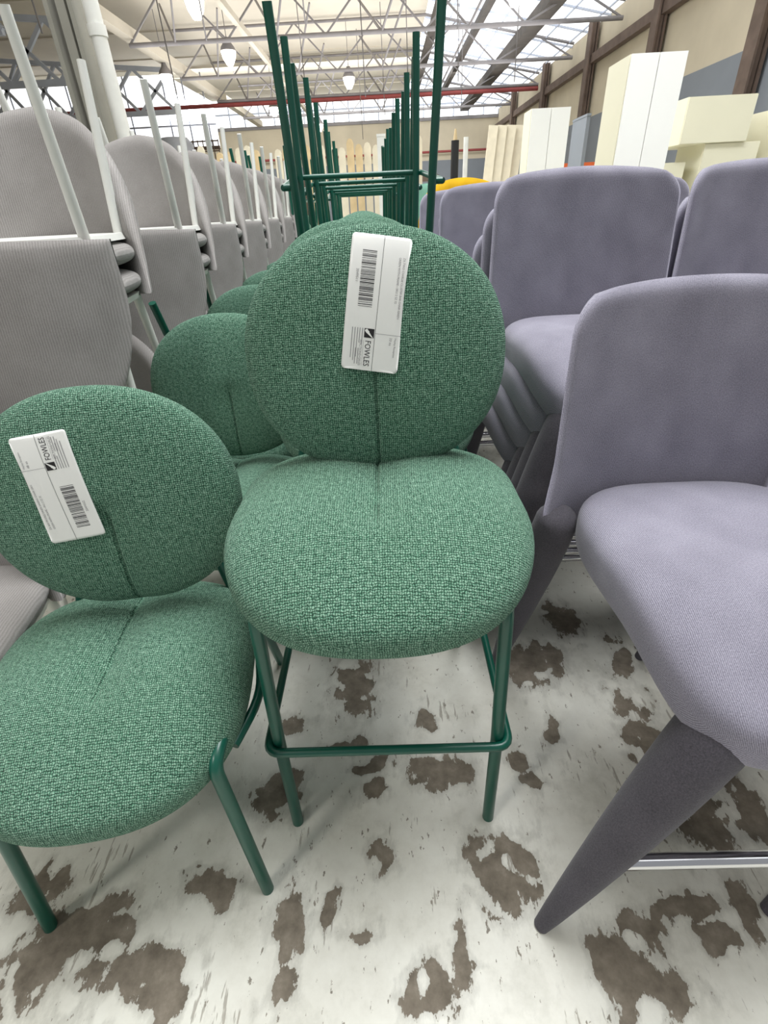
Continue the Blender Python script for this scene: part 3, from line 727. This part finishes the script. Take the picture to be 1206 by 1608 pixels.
# ------------------------------------------------------------------ CORDUROY CHAIRS
def cord_chair(label, loc, rot, group):
    root = thing('corduroy_dining_chair', label, 'dining chair', loc, rot, group)
    b = MB(); NR, NTt = 14, 72
    def SP(r, t, side):
        c, s_ = math.cos(t), math.sin(t); n = 3.2
        ex = abs(c)**(2/n)*math.copysign(1, c); ey = abs(s_)**(2/n)*math.copysign(1, s_)
        x, y = 0.245*r*ex, 0.235*r*ey; h = max(0.0, 1-r**5)**(1/2.4)
        return Vector((x, y-0.03, 0.442 + side*0.036*h))
    slab(b, SP, NR, NTt, 0.75, M['cord'])
    b.build('seat', root)
    b = MB(); vs = []; n = 40
    for z, k in ((0.392, 0.92), (0.408, 0.94)):
        for i in range(n):
            t = 2*PI*i/n; c, s_ = math.cos(t), math.sin(t)
            vs.append((0.24*k*abs(c)**0.5*math.copysign(1, c), -0.03+0.23*k*abs(s_)**0.5*math.copysign(1, s_), z))
    b.add(vs, [(i, (i+1) % n, n+(i+1) % n, n+i) for i in range(n)] + [tuple(reversed(range(n))), tuple(range(n, 2*n))], M['white_metal'], flat=True)
    b.build('seat_plate', root)
    def core(u, v):
        s_ = 2*u-1; a = s_*1.16
        R = 0.268
        # height falls off towards the sides like an arch
        top = 0.40 + 0.445*max(0.0, 1-abs(s_)**2.7)**0.5 + 0.04*(1-abs(s_))
        zb = 0.39 + 0.01*abs(s_)
        z = zb + (top-zb)*v
        R2 = R*(1+0.03*v); lean = 0.10*((z-0.4)/0.5)
        x = R2*math.sin(a)*1.0; y = 0.01 + R2*0.80*math.cos(a)*0.98 + lean*math.cos(a)
        return Vector((x, y, z)), Vector((math.sin(a), math.cos(a), 0))
    def sk(sg):
        def g(u, v):
            p, nn = core(u, v); e = min(1, min(u, 1-u)*10, v*8+0.3, (1-v)*9); e = math.sqrt(max(0, 1-(1-e)**2))
            return p + nn*(sg*0.024*e)
        return g
    b = MB(); grid_solid(b, sk(-1), sk(1), 56, 26, M['cord']); b.build('backrest', root)
    for sx in (-1, 1):
        b = MB(); b.tube([(sx*0.200, -0.165, 0.396), (sx*0.215, -0.215, 0.0)], [0.0135, 0.011], M['white_metal'], 12); b.build('front_leg', root)
        b = MB(); b.tube([(sx*0.200, 0.12, 0.396), (sx*0.215, 0.200, 0.0)], [0.0135, 0.011], M['white_metal'], 12); b.build('rear_leg', root)
    return root
CZ = 0.605
protoC = None
def cord_pile(x, y, rz, where, colname, pieces='ABC'):
    global protoC
    gA, gB, gC = 'lowest grey chairs of the ' + colname, 'middle grey chairs of the ' + colname, 'upside-down grey chairs on the ' + colname
    for p in pieces:
        if p == 'A': loc, rot, lb, g = (x-0.03, y+0.02, 0), (0, 0, rz), f'grey corduroy chair on the floor, lowest of the pile {where}', gA
        if p == 'B': loc, rot, lb, g = (x, y, CZ), (0, 0, rz), f'grey corduroy chair with tall rounded back, mid-pile {where}', gB
        if p == 'C': loc, rot, lb, g = (x, y-0.03, CZ+0.478+0.478), (PI, 0, rz), f'upside-down grey corduroy chair topping the pile {where}', gC
        if protoC is None:
            protoC = cord_chair(lb, loc, rot, g); kids_index(); bpy.context.view_layer.update()
        else: dup(protoC, loc, rot, lb, g)
PL = [(-0.955, 1.51), (-0.945, 2.17), (-0.96, 2.82), (-0.97, 3.48), (-0.985, 4.14), (-1.0, 4.82), (-1.03, 5.52)]
WH = ['nearest at the left edge', 'second from the left edge', 'third from the left edge', 'fourth from the left edge', 'fifth from the left edge', 'sixth from the left edge', 'last before the timber boards']
for i, ((x, y), w) in enumerate(zip(PL, WH)): cord_pile(x, y, math.radians((9, 6, 5, 4, 3, 3, 2)[i]), w, 'left row')
for i in range(5): cord_pile(-1.78-0.03*i, 2.75+0.80*i, 0.0, ['nearest', 'second', 'third', 'fourth', 'farthest'][i] + ' in the rear row', 'second row', 'ABC')
dup(protoC, (-1.07, 0.80, 0), (0, 0, math.radians(8)), 'grey corduroy chair on the floor behind the lower left green backrest', 'lowest grey chairs of the left row')

# small white paper tag on the nearest upside-down back
# ------------------------------------------------------------------ BACKGROUND GOODS
def cabinet(name, label, x0, x1, y0, y1, z0, z1, doors=2, front=None, side=None, plinth=0.08):
    front = front or M['cabwhite']; side = side or M['cabcream']
    root = thing(name, label, 'cabinet', ((x0+x1)/2, (y0+y1)/2, z0)); w, d, h = x1-x0, y1-y0, z1-z0
    b = MB(); b.box((0, 0.01, h/2+plinth/2), (w, d-0.02, h-plinth), side); b.build('body', root)
    if plinth: b = MB(); b.box((0, 0.03, plinth/2), (w-0.04, d-0.08, plinth), M['darkgap']); b.build('plinth', root)
    for k in range(doors):
        b = MB(); dw = w/doors; b.box((-w/2+dw*(k+0.5), -d/2-0.004, h/2+plinth/2), (dw-0.006, 0.02, h-plinth-0.006), front); b.build('door', root)
    return root
cabinet('tall_cabinet', 'tallest glossy white two-door cabinet on the right, cream side panel', 2.13, 2.60, 5.50, 5.98, 0, 2.2)
cabinet('small_tall_cabinet', 'white two-door cabinet farther back, left of the tallest one', 1.985, 2.49, 8.15, 8.55, 0, 2.2)
b = MB(); b.box((3.02, 9.3, 1.1), (0.05, 0.62, 2.2), M['wallgrey']); b.box((3.02, 9.3, 2.2), (0.06, 0.64, 0.03), M['wallgrey']); tag(b.build('grey_board'), 'grey board standing between the two white cabinets', 'panel')
def carton(name, label, x0, x1, y0, y1, z0, z1):
    root = thing(name, label, 'cabinet', ((x0+x1)/2, (y0+y1)/2, z0)); w, d, h = x1-x0, y1-y0, z1-z0
    b = MB(); b.box((0, 0, h/2), (w, d, h), M['cabcream']); b.build('carcass', root)
    b = MB(); b.box((0, -d/2-0.008, h/2), (w-0.01, 0.016, h-0.01), M['cabcream']); b.build('door', root)
    return root
carton('base_unit', 'cream base cabinet under the stacked wall cabinet at far right', 3.72, 4.35, 7.0, 7.6, 0, 1.66)
carton('base_unit', 'cream base cabinet left of the other, right of the tallest white cabinet', 3.05, 3.60, 7.1, 7.7, 0, 1.50)
carton('wall_unit', 'cream wall cabinet stacked on top of the base cabinets at right', 3.40, 4.15, 6.95, 7.75, 1.66, 2.08)
carton('end_unit', 'white cabinet end at the right edge, beyond the grey stools', 4.45, 5.0, 6.9, 7.5, 0, 1.95)
# timber boards standing in a row
bx = []
for x in (-2.95, -2.80, -2.66, -2.40, -2.27, -2.12, -1.98, -1.86, -1.52, -1.40, -1.10, -0.98, -0.88): bx.append(x)
for k in range(11): bx.append(-0.70+0.128*k)
for i, x in enumerate(bx):
    rr = random.Random(i); hgt = 2.03+rr.uniform(-0.06, 0.06); w = 0.105
    mat = M['timber'] if rr.random() < 0.6 else M['timberpale']
    root = MB(); lean = 0.10
    pts = [(-w/2, 0)] + [(-w/2, hgt-0.06), (-w*0.32, hgt-0.015), (0, hgt), (w*0.32, hgt-0.015), (w/2, hgt-0.06)] + [(w/2, 0)]
    n = len(pts)
    vs = [(px, -0.02+lean*(pz/hgt), pz) for px, pz in pts] + [(px, 0.02+lean*(pz/hgt), pz) for px, pz in pts]
    root.add(vs, [tuple(range(n)), tuple(reversed(range(n, 2*n)))] + [(k, n+k, n+(k+1) % n, (k+1) % n) for k in range(n)], mat, flat=True)
    o = root.build('timber_board'); o.location = (x, 9.0+rr.uniform(-0.05, 0.05), 0)
    side = 'behind the far ends of the white chair legs' if x < -1.7 else ('seen between the tall green stool legs at left' if x < -0.8 else 'seen straight behind the green stool footrests')
    tag(o, f'pale upright timber board with rounded top, {side}', 'timber board', 'pale timber boards ' + side)
root = thing('timber_rack', 'dark steel rack rail that the pale timber boards lean on', 'rack', (-1.2, 9.25, 0))
b = MB(); b.box((0, 0, 1.55), (4.2, 0.06, 0.08), M['brownsteel']); b.build('top_rail', root)
for x in (-2.05, 0, 2.05):
    b = MB(); b.box((x, 0.02, 0.8), (0.06, 0.06, 1.6), M['brownsteel']); b.build('post', root)
for k, (x, y) in enumerate(((2.22, 13.0), (2.42, 13.05), (2.62, 13.1), (2.82, 13.2))):
    b = MB(); b.box((0, 0, 1.28), (0.19, 0.05, 2.56), M['timberpale']); o = b.build('tall_board'); o.location = (x, y, 0); o.rotation_euler = (0, math.radians(4), 0)
    tag(o, 'tall pale board leaning left of the farther white cabinet', 'timber board', 'tall boards left of the farther cabinet')
b = MB(); b.tube([(1.06, 8.6, 0), (1.06, 8.6, 1.95)], 0.055, M['black'], 12); b.tube([(1.06, 8.6, 1.95), (1.06, 8.6, 2.08)], [0.03, 0.012], M['timber'], 8)
tag(b.build('black_post'), 'slim black upright post right of the green stool legs', 'post')
b = MB(); b.tube([(1.24, 8.8, 0), (1.24, 8.8, 2.0)], 0.035, M['white_metal'], 10); tag(b.build('white_post'), 'slim white post just right of the black post', 'post')
b = MB(); b.box((0, 0, 1.0), (0.11, 0.05, 2.0), M['white_metal']); b.box((0, 0, 2.01), (0.12, 0.06, 0.03), M['white_metal']); o = b.build('white_panel_edge'); o.location = (0.02, 8.2, 0)
tag(o, 'narrow white panel standing among the timber boards behind the green legs', 'panel')
# storage rack with orange beams at the back
def rack(label, x0, x1, y, h, levels, goods):
    root = thing('storage_rack', label, 'rack', ((x0+x1)/2, y, 0)); w = x1-x0
    for x in (-w/2, w/2):
        b = MB(); b.box((x, 0, h/2), (0.09, 0.09, h), M['steel']); b.box((x, 0.9, h/2), (0.09, 0.09, h), M['steel']); b.build('upright', root)
    for z in levels:
        b = MB(); b.box((0, 0, z), (w, 0.06, 0.12), M['orange']); b.box((0, 0.9, z), (w, 0.06, 0.12), M['orange']); b.build('shelf_beam', root)
rack('orange-beamed storage rack behind the grey stool stacks', 0.9, 3.0, 14.0, 2.1, (0.6, 1.35), 0)
rack('orange-beamed storage rack between the two white cabinets', 3.3, 5.2, 12.5, 2.4, (0.8, 1.75), 0)
# dark mesh mezzanine and round tank at the left far end
root = thing('mesh_mezzanine', 'brown mesh-sided mezzanine under the bright left glazing', 'mezzanine', (-13.4, 30.0, 0))
b = MB(); b.box((0, 1, 3.3), (11, 2.0, 0.2), M['brownsteel']); b.build('deck', root)
b = MB()
for k in range(45): b.box((-5.5+0.25*k, 0, 3.85), (0.04, 0.04, 1.0), M['brownsteel'])
for z in (3.5, 3.9, 4.3): b.box((0, 0, z), (11, 0.05, 0.05), M['brownsteel'])
b.build('railing', root)
for x in (-5, 0, 5): b = MB(); b.box((x, 1, 1.6), (0.25, 0.25, 3.2), M['brownsteel']); b.build('post', root)
b = MB(); b.tube([(-9.0, 27, 0), (-9.0, 27, 3.9), (-9.0, 27, 4.15), (-9.0, 27, 4.2)], [0.75, 0.75, 0.55, 0.1], M['bluesteel'], 24)
tag(b.build('storage_tank'), 'pale grey cylindrical tank beside the mezzanine at far left', 'tank')
# coloured poles behind the nearest pile
for nm, lb, mat, p0, p1 in (('orange_pole', 'orange pole rising behind the nearest corduroy chair back', M['orange'], (-2.30, 3.3, 0), (-2.36, 3.0, 2.02)),
                            ('pale_blue_pole', 'pale blue pole left of the orange pole', M['bluesteel'], (-2.42, 3.3, 0), (-2.52, 3.0, 2.03))):
    b = MB(); b.tube([p0, p1], 0.02, mat, 10); tag(b.build(nm), lb, 'pole')
